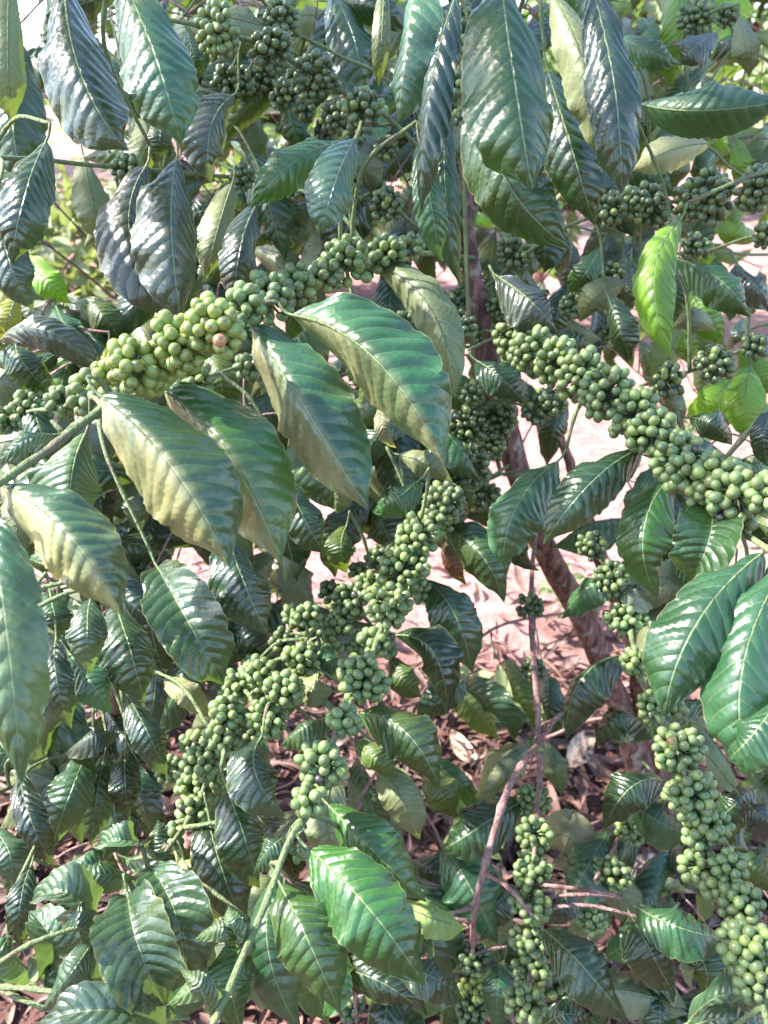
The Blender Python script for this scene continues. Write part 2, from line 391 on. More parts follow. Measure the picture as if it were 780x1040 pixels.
def new_tree(x, y, label, cat='coffee plant', name='coffee_tree'):
    g = ground_at(x, y); t = Tree(empty(name, g, label, cat)); t.base = g; return t
TM = new_tree(676, 862, 'large coffee tree with leaning reddish brown trunks and rows of green berries on arching branches')
TL = new_tree(165, 730, 'slender coffee tree behind the upper left berry branch with yellowing leaves by the bright gap')
TS = new_tree(95, 1010, 'low coffee plant at the bottom left with drooping dark leaves above the mulch', name='coffee_sapling')
TR = new_tree(900, 640, 'coffee tree entering from the right edge with backlit lime green leaves and small berry bunches')
def trunk(tree, rows, radii, base=None):
    pts = [at(*r) for r in rows]
    if base is not None: pts.append(base + np.array([0, 0, -0.03])); 
    P = spline(pts, 90); mb = MB(); rr = np.interp(np.linspace(0, 1, 90), np.linspace(0, 1, len(radii)), radii)
    wob = np.cumsum(rng.normal(size=P.shape), axis=0) * 0.0009; P = P + wob - np.linspace(0, 1, 90)[:, None] * wob[-1]
    tube(mb, P, rr * 0.9, 20, rough=0.13)
    o = mb.build('trunk', M_BARK, tree.root); tree.trunkP = P; return P
trunk(TM, [(470, 150, 1.0), (482, 262, 1.02), (494, 345, 1.05), (512, 430, 1.1), (548, 545, 1.2), (598, 640, 1.4), (640, 742, 1.62)], [.006, .012, .0165, .0185, .02, .022, .026, .032], TM.base)
trunk(TM, [(568, 440, 1.2), (600, 545, 1.27), (640, 655, 1.45), (662, 760, 1.65)], [.007, .013, .016, .019, .022], TM.base + np.array([0.07, 0.03, 0]))
trunk(TL, [(120, 120, 1.35), (128, 250, 1.42), (133, 340, 1.5), (142, 480, 1.7)], [.005, .0075, .0085, .011, .016], TL.base)
trunk(TR, [(850, -80, 1.3), (845, 200, 1.4), (850, 420, 1.6)], [.008, .012, .016, .02], TR.base)
trunk(TS, [(70, 500, .74), (100, 600, .85), (112, 690, .95), (105, 790, 1.05), (96, 900, 1.2)], [.003, .004, .005, .006, .007, .009], TS.base)

bL = B(TM, [(482,262,1.02,3.4),(430,258,.86,3.2),(395,256,.76,3),(350,268,.69,3),(305,290,.64,3),(275,305,.58,2.9),(225,338,.52,2.9),(182,357,.51,3),(138,378,.505,3),(95,422,.50,3.2),(40,464,.47,3.3),(0,491,.45,3.2),(-50,515,.43,3)], label='long branch crowded with sunlit berries ending in a bare green tip')
bL2 = B(TM, [(475,300,1.03,2.6),(330,350,.95,2.4),(252,370,.84,2.2),(200,386,.72,2.2),(150,400,.7,2.2),(88,402,.66,2.2),(60,414,.72,2.2),(32,416,.8,2),(5,427,.83,2),(-30,440,.85,2)])
bR = B(TM, [(496,335,1.05,3.4),(530,350,.79,3),(592,385,.73,3),(648,425,.67,3),(690,468,.62,3),(745,500,.575,3),(800,535,.53,3)], label='long branch wrapped in a dense sleeve of green berries')
bM1 = B(TM, [(520,470,1.13,3.2),(432,535,.8,3),(410,580,.77,3),(396,615,.73,3),(380,655,.71,3),(367,690,.67,2.8),(346,733,.62,2.8),(330,775,.59,2.8),(313,828,.57,2.8),(293,857,.55,2.8),(260,940,.52,2.8),(214,1045,.48,2.8),(190,1100,.46,2.6)], label='drooping berry branch that ends in a pale green leafy tip')
bM2 = B(TM, [(505,450,1.1,3),(430,525,.98,2.6),(385,566,.9,2.6),(350,612,.86,2.6),(318,640,.82,2.4),(300,675,.76,2.4),(283,706,.72,2.4),(258,730,.72,2.4),(215,772,.71,2.4),(196,820,.7,2.4),(172,855,.66,2.2),(148,890,.63,2.2),(105,945,.6,2.2),(60,1045,.55,2)])
bH1 = B(TM, [(545,538,1.18,3),(540,585,1.08,4.2),(540,650,1.0,4.4),(545,720,.95,4.4),(547,790,.93,4.2),(545,812,.88,3),(543,848,.83,2.6),(540,887,.78,2.4),(540,917,.77,2.4),(538,952,.76,2.4),(538,985,.75,2.4),(533,1030,.72,2.4),(530,1090,.7,2.2)], 'twig', label='thin woody hanging branch with green berries on its lower half')
bH1b = B(TM, [(620,700,1.5,3.4),(573,722,1.2,3.4),(545,757,.86,3.8),(517,797,.78,4),(494,870,.76,4),(481,930,.78,3.6),(480,975,.9,2.6),(478,1045,.9,2.4)], 'twig')
bH2 = B(TM, [(585,545,1.25,3.4),(612,570,.95,3),(622,590,.86,3),(637,627,.83,3),(648,672,.78,2.8),(662,718,.76,2.8),(688,758,.68,2.8),(702,802,.66,2.8),(716,842,.66,2.8),(726,880,.65,2.8),(747,920,.62,2.8),(757,958,.59,2.8),(768,993,.58,2.8),(785,1060,.55,2.8)], label='hanging branch loaded with berries down the right side')
bT1 = B(TM, [(478,245,1.02,3.2),(440,170,.95,3),(400,125,.9,3),(368,105,.85,2.8),(318,78,.83,2.8),(275,50,.8,2.8),(220,32,.77,2.6),(150,15,.72,2.4)])
bT2 = B(TM, [(470,160,1.0,2.8),(400,85,.93,2.2),(345,55,.9,2.2),(293,27,.88,2.2),(250,-20,.8,2)])
bT3 = B(TM, [(481,275,1.03,2.8),(392,208,.93,2.6),(345,205,1.0,2.6),(305,192,1.0,2.6),(248,181,.95,2.6),(195,176,.9,2.6),(128,170,.84,2.6),(50,163,.76,2.6),(0,160,.7,2.4),(-40,158,.68,2.4)])
bV = B(TM, [(508,478,1.08,3),(487,400,.96,2.8),(475,310,.93,2.8),(471,190,.88,2.6),(467,120,.84,2.6),(466,50,.83,2.6),(470,-30,.8,2.6)])
bT4 = B(TM, [(490,295,1.03,2.8),(560,240,.88,2.6),(618,216,.83,2.6),(655,210,.82,2.6),(715,200,.8,2.6),(768,190,.76,2.6),(805,188,.72,2.6)])
bT5 = B(TM, [(478,240,1.02,2.8),(505,120,.95,2.6),(530,0,.75,2.6),(570,-40,.65,2.6),(640,-50,.6,2.4)])
bT6 = B(TM, [(471,165,1.0,2.6),(460,20,.85,2.4),(430,-45,.66,2.4),(300,-60,.6,2.2),(120,-45,.56,2.2),(30,-45,.55,2.2)])
bF = B(TM, [(600,560,1.3,3),(680,500,.9,2.6),(760,545,.56,2.6),(800,570,.45,2.6)])
bG = B(TM, [(655,780,1.66,3),(640,820,1.1,2.8),(623,862,.92,2.6),(600,915,.9,2.4),(600,1000,.9,2.2)], 'twig')
bG2 = B(TM, [(650,770,1.66,3),(672,800,1.1,2.6),(650,825,.95,2.4),(607,925,.9,2.2)], 'green')
bK = B(TM, [(590,620,1.38,3),(520,632,1.2,2.8),(487,648,1.15,2.6),(440,690,1.1,2.4),(400,760,.95,2.4),(360,840,.9,2.2),(362,1040,.95,2)], 'twig')
lb1 = B(TL, [(131,315,1.47,2.6),(95,285,1.3,2.4),(62,260,1.2,2.2),(20,228,1.1,2),(-20,200,1.0,2)], 'twig')
lb2 = B(TL, [(131,310,1.46,2.4),(90,335,1.2,2.4),(50,352,1.0,2.4),(0,345,.9,2.2),(-20,345,.9,2)], 'twig')
lb3 = B(TL, [(130,290,1.45,2.4),(80,232,1.3,2),(30,180,1.2,2),(-10,150,1.15,2)], 'twig')
lb4 = B(TL, [(128,240,1.42,2),(110,150,1.2,2),(80,100,1.1,2),(20,90,1.0,2)], 'twig')
rb1 = B(TR, [(848,310,1.5,3),(800,342,.95,2.6),(768,350,.84,2.4),(723,370,.84,2.4),(677,385,.84,2.2),(650,392,.85,2)])
rb2 = B(TR, [(846,120,1.4,3),(790,70,1.2,2.6),(755,45,1.12,2.4),(735,20,1.12,2.2),(706,20,1.1,2.2),(690,45,1.1,2)])
rb3 = B(TR, [(846,160,1.4,3),(790,190,1.15,2.4),(745,172,1.05,2.2),(715,147,1.0,2.2),(660,150,1.0,2)])
rb4 = B(TR, [(847,250,1.4,3),(780,258,1.1,2.4),(700,255,1.0,2.2),(620,283,1.0,2.2),(580,300,1.0,2)])
sb1 = B(TS, [(112,690,.95,2.4),(80,650,.8,2.2),(40,640,.7,2.2),(-30,600,.55,2.2)])
sb2 = B(TS, [(106,770,1.03,2.4),(90,762,.95,2.2),(40,775,.9,2.2),(10,800,.85,2)])
sb3 = B(TS, [(98,880,1.17,2.6),(60,960,.8,2.4),(30,990,.7,2.2),(-30,1000,.6,2)])
sb4 = B(TS, [(96,870,1.15,2.4),(60,880,.95,2.2),(30,870,.9,2.2),(-20,860,.85,2)])
BRMAP = {}

# tree, base x y, mid x y, tip x y, half width on left/lower, on right/upper, depth base, depth tip, normal x, normal y, kind, options
LV = [
('M',65,-20,83,78,131,153,38,28,.60,.56,-.2,.3,'blue',{}),
('M',125,-25,158,60,184,146,34,32,.56,.53,-.1,.3,'teal',{}),
('L',10,-25,8,60,14,128,20,16,.8,.8,0,0,'olive',{'under':1}),
('M',47,143,24,200,12,268,24,22,.62,.58,-.2,.35,'blue',{}),
('M',2,205,8,262,35,316,18,20,.62,.6,0,.3,'blue',{}),
('M',180,160,174,228,185,330,38,21,.62,.58,-.1,.4,'purple',{}),
('M',150,166,132,240,178,322,32,20,.66,.62,-.1,.4,'purple',{}),
('M',238,96,214,130,215,186,22,20,.8,.75,.2,.2,'purple',{}),
('M',163,115,162,140,157,170,12,11,.85,.85,0,.2,'dark',{}),
('M',236,186,222,230,208,285,14,17,.85,.8,.2,0,'olive',{'under':1}),
('M',262,205,243,255,240,312,14,20,.75,.72,.3,.3,'blue',{}),
('L',85,160,94,205,106,252,17,16,.95,.95,0,0,'olive',{'under':1}),
('M',190,32,197,55,208,80,11,10,.85,.85,0,0,'green',{}),
('M',110,60,125,90,150,122,16,15,.9,.9,0,0,'green',{}),
('M',352,145,302,162,254,211,20,20,.66,.62,-.2,.2,'green',{}),
('M',362,140,340,185,327,238,23,22,.62,.58,.1,.2,'light',{}),
('M',425,-30,412,50,404,127,22,30,.6,.58,-.3,.5,'light',{}),
('M',463,-5,436,95,427,216,15,19,.56,.55,-.4,.5,'blue',{}),
('M',455,108,452,190,468,292,13,14,.66,.66,.2,.3,'teal',{}),
('M',426,145,437,205,448,268,14,15,.62,.62,.1,.4,'teal',{}),
('M',390,-20,388,35,384,88,9,8,.75,.75,0,0,'olive',{'under':1}),
('M',508,-30,522,80,541,193,46,38,.54,.5,.1,.25,'green',{}),
('M',488,95,512,180,578,252,32,34,.72,.7,.1,-.1,'dark',{}),
('M',556,70,580,150,604,228,27,24,.7,.68,0,-.1,'dark',{}),
('M',558,-10,594,70,612,166,24,17,.66,.64,-.1,0,'olive',{'under':1}),
('M',600,-18,624,90,631,197,23,24,.58,.55,.2,.3,'blue',{}),
('R',628,38,655,50,692,64,13,14,.85,.8,0,.3,'matte',{}),
('R',650,105,715,112,805,100,14,32,.7,.65,.1,.35,'matte',{'wave':.3}),
('R',728,33,708,46,688,66,15,15,1.05,1.0,0,.2,'purple',{}),
('R',720,146,682,152,640,174,15,17,.95,.9,0,.1,'dry',{'under':1}),
('R',752,18,757,48,761,78,12,12,1.0,1.0,0,0,'olive',{'under':1}),
('R',716,112,727,136,738,158,9,9,1.15,1.15,0,0,'lime',{}),
('R',745,140,752,165,748,190,9,9,1.15,1.15,0,0,'lime',{}),
('R',700,150,690,170,684,192,11,11,1.15,1.15,0,0,'olive',{'under':1}),
('R',700,-20,730,5,770,12,14,14,1.2,1.2,0,0,'lime',{}),
('R',655,70,648,95,650,125,14,14,1.1,1.1,0,0,'olive',{'under':1}),
('M',692,222,664,280,682,364,20,17,.66,.62,-.2,.1,'lime',{}),
('R',690,260,687,292,685,328,11,11,.9,.9,0,0,'teal',{}),
('R',690,264,732,285,762,322,21,18,.78,.74,.1,.3,'green',{}),
('R',748,268,765,288,798,312,16,14,.8,.78,0,.4,'purple',{}),
('R',700,288,715,320,734,352,15,15,1.0,1.0,0,0,'lime',{}),
('R',684,333,704,326,728,337,14,12,.95,.95,0,0,'olive',{'under':1}),
('R',763,370,757,407,766,447,18,18,1.0,.95,0,0,'lime',{}),
('R',690,336,696,352,700,372,10,12,1.05,1.05,0,0,'lime',{}),
('R',745,380,725,405,695,425,14,14,1.05,1.05,0,0,'lime',{}),
('R',755,350,770,380,795,400,14,14,1.05,1.05,0,0,'lime',{}),
('R',730,225,745,238,775,242,10,12,1.1,1.1,0,0,'lime',{}),
('M',506,281,540,307,569,339,25,23,.8,.78,0,.4,'purple',{}),
('M',617,300,630,336,642,374,12,16,.85,.85,0,0,'dark',{}),
('M',638,288,606,300,589,327,14,14,.9,.9,0,.1,'olive',{'under':1}),
('M',641,265,640,292,636,320,8,8,.9,.9,0,.3,'purple',{}),
('M',610,250,596,275,575,300,12,12,1.0,1.0,0,0,'green',{}),
# left middle
('M',102,402,174,474,233,576,46,50,.49,.455,-.15,.2,'teal',{'fold':.24,'half':'sunlit_warm'}),
('M',166,396,232,462,285,571,44,52,.54,.5,-.1,.2,'green',{'half':'sunlit_tan','fold':.24,}),
('M',255,330,308,412,374,518,38,46,.56,.52,-.15,.2,'teal',{'half':'sunlit_tan','fold':.24,}),
('M',296,320,378,362,452,472,34,56,.56,.52,-.1,.25,'teal',{'half':'sunlit_tan','fold':.24,}),
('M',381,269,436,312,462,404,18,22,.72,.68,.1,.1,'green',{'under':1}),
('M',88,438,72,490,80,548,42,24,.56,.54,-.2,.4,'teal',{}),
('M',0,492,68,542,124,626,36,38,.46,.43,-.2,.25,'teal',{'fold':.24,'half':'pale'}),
('S',-12,522,6,640,22,797,32,32,.42,.38,-.25,.35,'teal',{}),
('M',54,442,25,447,-6,474,9,9,.5,.48,0,.5,'light',{}),
('L',57,311,66,330,81,351,14,15,.95,.92,0,.2,'teal',{}),
('L',75,308,102,318,126,354,16,15,1.0,.98,0,.1,'olive',{}),
('L',28,258,46,284,72,308,14,14,1.0,.98,0,0,'lime',{}),
('L',0,346,48,336,108,386,15,17,.8,.8,-.2,.4,'purple',{}),
('L',-10,368,15,365,40,388,12,12,.85,.85,0,.2,'dark',{}),
('L',18,300,8,325,4,350,15,14,.95,.95,0,0,'yellow',{}),
('L',110,352,108,365,106,380,5,5,.9,.9,0,0,'yellow',{}),
('M',160,576,190,630,226,695,28,28,.62,.58,0,.1,'dark',{'sgn':1}),
('M',233,544,247,590,273,646,29,25,.64,.6,.1,.1,'blue',{}),
('S',117,612,132,660,147,714,26,24,.66,.63,.1,.1,'dark',{}),
('S',92,608,88,642,92,684,19,18,.6,.58,-.1,.4,'light',{}),
('S',70,663,90,690,114,724,18,18,.64,.62,0,.2,'teal',{}),
('S',57,648,57,690,73,740,14,15,.62,.6,-.1,.3,'blue',{}),
('S',50,598,55,624,60,654,17,16,.7,.68,0,0,'dark',{}),
('M',166,690,190,704,214,730,12,12,.8,.8,0,.1,'dry',{'under':1}),
('S',118,745,92,748,66,765,13,15,.8,.8,0,.4,'purple',{}),
('S',130,706,150,745,170,788,15,16,.78,.76,.1,.3,'blue',{}),
('S',90,763,70,808,52,864,20,20,.8,.76,0,.1,'teal',{}),
('S',20,782,30,830,55,880,14,14,.76,.72,-.3,.4,'blue',{}),
('S',107,764,98,810,93,860,15,16,.82,.8,0,.1,'dark',{}),
('S',128,758,127,795,132,832,14,14,.82,.8,0,.1,'dark',{}),
('M',293,486,308,525,331,562,19,18,.78,.75,0,.2,'dark',{}),
('M',352,534,346,558,353,582,15,14,.85,.85,0,0,'olive',{}),
# bottom left
('M',130,910,140,960,166,1020,33,28,.58,.55,-.1,.4,'light',{'sgn':1}),
('M',152,880,180,935,186,1003,27,26,.62,.6,.1,.3,'light',{'sgn':1}),
('M',100,942,72,908,32,917,16,20,.6,.58,-.1,.6,'light',{'sgn':1}),
('M',100,938,82,925,56,933,12,12,.58,.57,0,.7,'light',{}),
('S',46,998,54,962,30,925,16,20,.66,.64,0,.5,'light',{'sgn':1}),
('S',97,953,74,985,40,1028,21,15,.6,.58,-.1,.4,'light',{}),
('S',34,990,10,970,-18,955,16,17,.66,.62,0,.5,'light',{}),
('S',172,1048,112,1026,38,1040,20,20,.56,.52,0,.6,'light',{'sgn':1}),
('S',180,1030,145,1010,100,1018,14,15,.6,.58,0,.6,'light',{}),
('M',243,961,226,943,196,956,9,11,.54,.53,0,.4,'light',{}),
('M',246,956,236,940,232,920,9,9,.54,.53,-.3,.3,'light',{}),
('M',226,1010,206,1000,168,1022,10,11,.52,.5,0,.4,'light',{}),
('M',214,1034,204,1005,183,985,10,11,.51,.5,-.3,.3,'light',{}),
('M',248,955,236,1000,247,1050,26,22,.6,.58,0,.2,'green',{}),
('M',195,945,202,968,215,992,16,16,.68,.66,0,0,'olive',{'under':1}),
('M',211,823,224,880,251,942,24,24,.7,.67,0,.1,'dark',{}),
('M',230,798,248,850,264,902,24,22,.66,.64,.1,.2,'dark',{}),
('M',176,862,202,898,224,944,13,15,.7,.68,0,0,'yellow',{'under':1}),
('M',266,748,259,785,290,829,26,24,.66,.62,0,.3,'light',{}),
('M',146,862,125,853,98,862,10,13,.66,.64,0,.5,'light',{'sgn':1}),
('M',147,864,158,850,160,832,8,9,.66,.66,-.2,.5,'light',{}),
('M',140,892,100,888,68,886,13,15,.64,.62,0,.4,'light',{}),
('S',32,878,20,920,21,968,13,13,.7,.68,-.1,.3,'blue',{}),
('S',-10,840,10,870,8,915,18,18,.8,.78,0,.3,'light',{}),
# bottom mid
('M',313,862,372,920,432,1001,36,36,.56,.52,-.1,.2,'green',{}),
('M',333,817,375,860,433,916,22,28,.62,.58,0,.15,'green',{}),
('M',284,897,310,950,346,1030,30,32,.56,.52,-.1,.2,'green',{}),
('M',280,892,272,965,306,1048,26,30,.62,.6,-.1,.1,'teal',{}),
('M',295,851,275,860,257,888,12,12,.6,.59,-.2,.4,'light',{}),
('M',342,780,332,835,352,885,20,20,.72,.7,0,0,'light',{'under':1}),
('M',384,768,407,810,426,853,18,18,.76,.74,0,0,'olive',{'under':1}),
('M',364,724,412,744,447,803,22,28,.66,.62,.1,.3,'green',{}),
('M',360,752,380,770,405,790,12,14,.74,.72,0,0,'olive',{}),
('M',401,645,440,663,454,726,14,27,.76,.72,.1,.25,'dark',{}),
('M',433,589,462,625,480,684,22,22,.8,.78,.1,.1,'dark',{}),
('M',447,537,486,560,512,612,20,26,.86,.82,.1,.1,'dark',{}),
('M',335,728,310,738,284,757,12,16,.68,.66,0,.4,'teal',{}),
('M',338,702,318,700,300,686,16,16,.76,.76,0,0,'olive',{'under':1}),
('M',330,652,334,672,342,692,9,9,.8,.8,0,.2,'matte',{}),
('M',398,912,438,932,474,941,14,17,.66,.66,0,.4,'lime',{'under':1}),
('M',402,985,438,992,472,1016,18,18,.72,.72,0,.3,'blue',{}),
('M',532,812,490,838,448,864,23,25,.95,.9,0,.1,'dark',{}),
('M',450,858,478,903,505,958,27,29,.95,.92,0,.1,'teal',{}),
('M',525,900,503,920,490,952,16,18,.95,.95,0,0,'dark',{}),
('M',512,975,505,1008,506,1045,14,14,.9,.9,0,.1,'teal',{}),
('M',430,782,448,806,462,832,17,17,.95,.95,0,0,'olive',{}),
('M',532,755,510,772,484,812,18,22,1.1,1.1,0,.2,'dry',{'under':1}),
('M',396,668,410,690,428,708,14,14,.85,.85,0,0,'olive',{}),
('M',452,545,458,570,474,594,8,9,1.0,1.0,0,0,'rust',{}),
('M',420,940,405,960,395,985,12,12,.8,.8,0,0,'lime',{'under':1}),
# right
('M',567,468,524,515,512,577,24,28,.74,.7,0,.3,'teal',{}),
('M',652,455,600,490,552,553,24,22,.66,.62,0,.4,'dark',{}),
('M',684,481,653,540,668,606,24,27,.66,.64,0,.2,'green',{}),
('M',722,514,720,548,700,592,27,24,.6,.58,0,.25,'dark',{'sgn':1}),
('M',775,561,706,635,675,728,38,34,.52,.48,-.1,.3,'teal',{}),
('M',800,570,752,690,772,802,38,30,.5,.46,-.3,.4,'teal',{}),
('M',800,700,765,745,740,770,24,26,.46,.45,-.2,.4,'teal',{}),
('M',635,665,590,690,575,752,14,26,.86,.82,-.2,.2,'dark',{}),
('M',664,750,632,726,603,760,22,14,.86,.84,0,.3,'dark',{}),
('M',628,590,645,603,662,613,12,12,.85,.85,0,.5,'light',{'under':1}),
('M',674,793,640,800,614,842,20,20,.82,.8,0,.3,'dark',{}),
('M',640,815,670,835,702,848,20,22,.9,.9,0,.2,'matte',{}),
('M',645,920,690,942,739,952,23,24,.72,.7,0,.4,'teal',{}),
('M',640,928,660,965,684,1010,24,24,.78,.76,0,.2,'dark',{}),
('M',690,955,716,982,712,1018,22,26,.74,.72,0,.2,'green',{}),
('M',552,944,592,982,637,1038,24,24,.7,.66,0,.25,'dark',{}),
('M',698,1040,745,1008,800,1030,16,22,.66,.64,0,.4,'light',{}),
('M',690,1050,740,1034,800,1050,14,16,.62,.6,0,.5,'light',{}),
('M',592,905,572,915,554,938,12,16,.85,.83,0,.3,'blue',{}),
('M',552,862,578,850,612,895,26,26,1.1,1.1,0,.2,'dry',{'under':1}),
('M',605,905,635,905,668,925,17,18,1.0,1.0,0,.3,'dry',{'under':1}),
('M',745,862,765,880,795,905,18,20,.75,.75,0,.1,'olive',{}),
('M',765,798,745,818,722,838,16,18,.8,.8,0,0,'dark',{}),
('M',755,812,775,830,800,850,16,18,.75,.75,0,.3,'purple',{}),
('M',546,1052,575,1030,610,1045,14,14,.7,.7,0,.3,'dark',{}),
('M',484,366,508,383,536,411,17,18,.85,.83,0,.2,'teal',{}),
('M',700,425,722,430,744,452,14,16,.75,.75,0,.2,'dark',{}),
('M',425,488,404,505,378,520,15,16,.72,.72,0,.2,'green',{}),
('M',388,408,388,432,403,455,7,8,.72,.7,0,.3,'dry',{}),
('M',405,462,430,470,460,490,12,14,.76,.76,0,.1,'olive',{'under':1}),
('M',790,415,776,440,782,475,12,12,.6,.6,0,.3,'blue',{}),
('M',745,470,765,478,790,470,12,14,.66,.66,0,.2,'matte',{}),
('M',752,600,738,625,745,652,12,12,.62,.62,0,0,'lime',{}),
('M',540,490,520,545,548,580,12,14,1.0,1.0,0,0,'dark',{}),
]
TREES = {'M': TM, 'L': TL, 'S': TS, 'R': TR}

def do_leaf(mb, bx, by, mx, my, tx, ty, a, b, d0, d2, nx, ny, kind, opt, petiole_to=None):
    dm = (d0 + d2) / 2 - 0.05 * (d0 + d2) / 2
    P0, P1, P2 = at(bx, by, d0), at(mx, my, dm), at(tx, ty, d2)
    dx, dy = tx - bx, ty - by; p = np.array([dy, -dx], float); p /= np.linalg.norm(p)   # perpendicular in pixels (y down)
    if p[0] < 0: p = -p
    if abs(p[0]) < 0.3 and p[1] > 0: p = -p
    Wd = RT * p[0] - UP * p[1]
    view = nrm(CAM - P1); N = nrm(view + RT * nx + UP * ny)
    base, gl = KIND[kind]
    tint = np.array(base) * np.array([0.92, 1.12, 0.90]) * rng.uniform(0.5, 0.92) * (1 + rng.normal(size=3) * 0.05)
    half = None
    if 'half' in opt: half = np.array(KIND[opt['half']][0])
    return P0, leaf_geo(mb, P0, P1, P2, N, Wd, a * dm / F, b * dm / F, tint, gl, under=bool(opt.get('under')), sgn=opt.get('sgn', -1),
                    petiole=petiole_to, lit_half=half, wave=opt.get('wave', 1.0), fold=opt.get('fold', 0.14))
for row in LV:
    tr = TREES[row[0]]; mb = MB(); bx, by, mx, my, tx, ty = row[1:7]; d0 = row[9]
    P0 = at(bx, by, d0); P1 = at(mx, my, (d0 + row[10]) / 2)
    back = nrm(P0 - P1); start = P0 + back * 0.012 + np.array([0, 0, 0.004])
    br = link(tr, start)
    do_leaf(mb, *row[1:], petiole_to=[start, P0 + back * 0.006, P0])
    br.sub.append(('leaf', mb, [M_LEAF, M_GREEN], row[13], tr))

# x, y, radius px, berry px, colour
CL = [
('M',5,427,13,12,'g'),('M',32,414,20,12,'g'),('M',114,386,22,19,'y'),('M',62,408,15,14,'g'),('M',150,380,20,19,'y'),('M',88,400,24,17,'g'),('M',138,372,30,19.5,'y'),('M',182,353,32,19.5,'y'),('M',225,338,32,20,'y'),
('M',160,366,22,19,'y'),('M',205,345,24,19.5,'y'),('M',200,386,18,14,'g'),('M',252,310,20,18,'g'),('M',275,305,26,16.5,'g'),('M',305,290,21,15.5,'g'),('M',350,268,25,15,'g'),('M',328,280,18,15,'g'),('M',373,262,18,14,'g'),
('M',397,256,19,14,'g'),('M',420,250,13,12,'g'),('M',252,370,13,12,'g'),
('M',517,345,17,12.5,'g'),('M',540,352,23,13,'g'),('M',566,367,25,13.5,'g'),('M',592,384,27,14,'g'),('M',618,402,27,14.5,'g'),('M',643,420,27,15,'g'),
('M',665,438,26,15.5,'g'),('M',688,458,27,16,'g'),('M',706,480,29,16.5,'g'),('M',730,490,29,17,'g'),('M',752,503,28,17.5,'g'),('M',778,500,22,18,'g'),('M',757,532,12,17,'g'),
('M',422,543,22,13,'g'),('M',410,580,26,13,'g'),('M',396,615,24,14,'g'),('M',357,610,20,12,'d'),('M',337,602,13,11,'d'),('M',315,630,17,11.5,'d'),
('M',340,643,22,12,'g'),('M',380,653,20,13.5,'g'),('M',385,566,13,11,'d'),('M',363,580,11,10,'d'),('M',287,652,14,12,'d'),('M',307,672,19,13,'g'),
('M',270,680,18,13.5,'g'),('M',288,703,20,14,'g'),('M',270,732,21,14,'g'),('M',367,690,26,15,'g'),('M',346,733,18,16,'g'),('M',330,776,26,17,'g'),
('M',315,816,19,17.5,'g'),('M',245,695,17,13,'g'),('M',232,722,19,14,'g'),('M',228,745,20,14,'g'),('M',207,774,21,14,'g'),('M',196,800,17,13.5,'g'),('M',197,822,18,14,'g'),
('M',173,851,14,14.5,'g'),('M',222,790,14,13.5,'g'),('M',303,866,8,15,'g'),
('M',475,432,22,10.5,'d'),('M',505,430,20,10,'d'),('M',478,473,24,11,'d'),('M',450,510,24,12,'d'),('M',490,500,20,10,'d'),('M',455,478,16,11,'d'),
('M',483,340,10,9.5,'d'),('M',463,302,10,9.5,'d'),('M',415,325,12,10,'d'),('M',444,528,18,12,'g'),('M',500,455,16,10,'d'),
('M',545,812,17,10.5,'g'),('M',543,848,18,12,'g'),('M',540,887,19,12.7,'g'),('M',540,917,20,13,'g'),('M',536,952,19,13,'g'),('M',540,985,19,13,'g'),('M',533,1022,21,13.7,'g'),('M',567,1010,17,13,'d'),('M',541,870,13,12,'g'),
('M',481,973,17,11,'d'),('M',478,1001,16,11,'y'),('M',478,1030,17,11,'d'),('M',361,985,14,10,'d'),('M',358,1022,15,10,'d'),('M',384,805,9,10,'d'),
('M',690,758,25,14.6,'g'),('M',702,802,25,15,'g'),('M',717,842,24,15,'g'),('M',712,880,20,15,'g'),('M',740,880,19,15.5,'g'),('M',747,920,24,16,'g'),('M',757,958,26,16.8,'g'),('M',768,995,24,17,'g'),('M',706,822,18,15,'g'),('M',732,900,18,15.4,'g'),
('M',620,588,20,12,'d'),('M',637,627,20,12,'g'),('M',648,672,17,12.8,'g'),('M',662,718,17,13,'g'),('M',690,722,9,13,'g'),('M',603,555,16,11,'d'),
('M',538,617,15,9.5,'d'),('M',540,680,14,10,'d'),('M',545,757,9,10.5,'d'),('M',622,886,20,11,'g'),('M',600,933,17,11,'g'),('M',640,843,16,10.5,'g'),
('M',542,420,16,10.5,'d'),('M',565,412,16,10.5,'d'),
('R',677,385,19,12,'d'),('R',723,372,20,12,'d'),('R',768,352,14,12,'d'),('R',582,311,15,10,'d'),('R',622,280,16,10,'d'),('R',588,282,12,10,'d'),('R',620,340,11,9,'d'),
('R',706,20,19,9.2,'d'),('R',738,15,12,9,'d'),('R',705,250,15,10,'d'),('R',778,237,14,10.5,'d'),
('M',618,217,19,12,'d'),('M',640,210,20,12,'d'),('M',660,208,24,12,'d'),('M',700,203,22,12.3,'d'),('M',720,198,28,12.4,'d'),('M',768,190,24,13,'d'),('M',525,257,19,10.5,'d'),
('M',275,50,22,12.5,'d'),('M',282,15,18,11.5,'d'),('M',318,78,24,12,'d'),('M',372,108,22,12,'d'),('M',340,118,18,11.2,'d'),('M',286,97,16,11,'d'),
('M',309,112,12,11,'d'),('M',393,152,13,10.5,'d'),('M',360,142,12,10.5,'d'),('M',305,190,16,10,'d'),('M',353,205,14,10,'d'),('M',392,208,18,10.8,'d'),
('M',470,15,11,12,'d'),('M',466,50,14,12,'g'),('M',465,85,15,12,'d'),('M',470,118,11,12,'d'),('M',128,170,17,11.8,'d'),('M',248,180,14,10.5,'d'),('M',220,35,25,13,'g'),
]
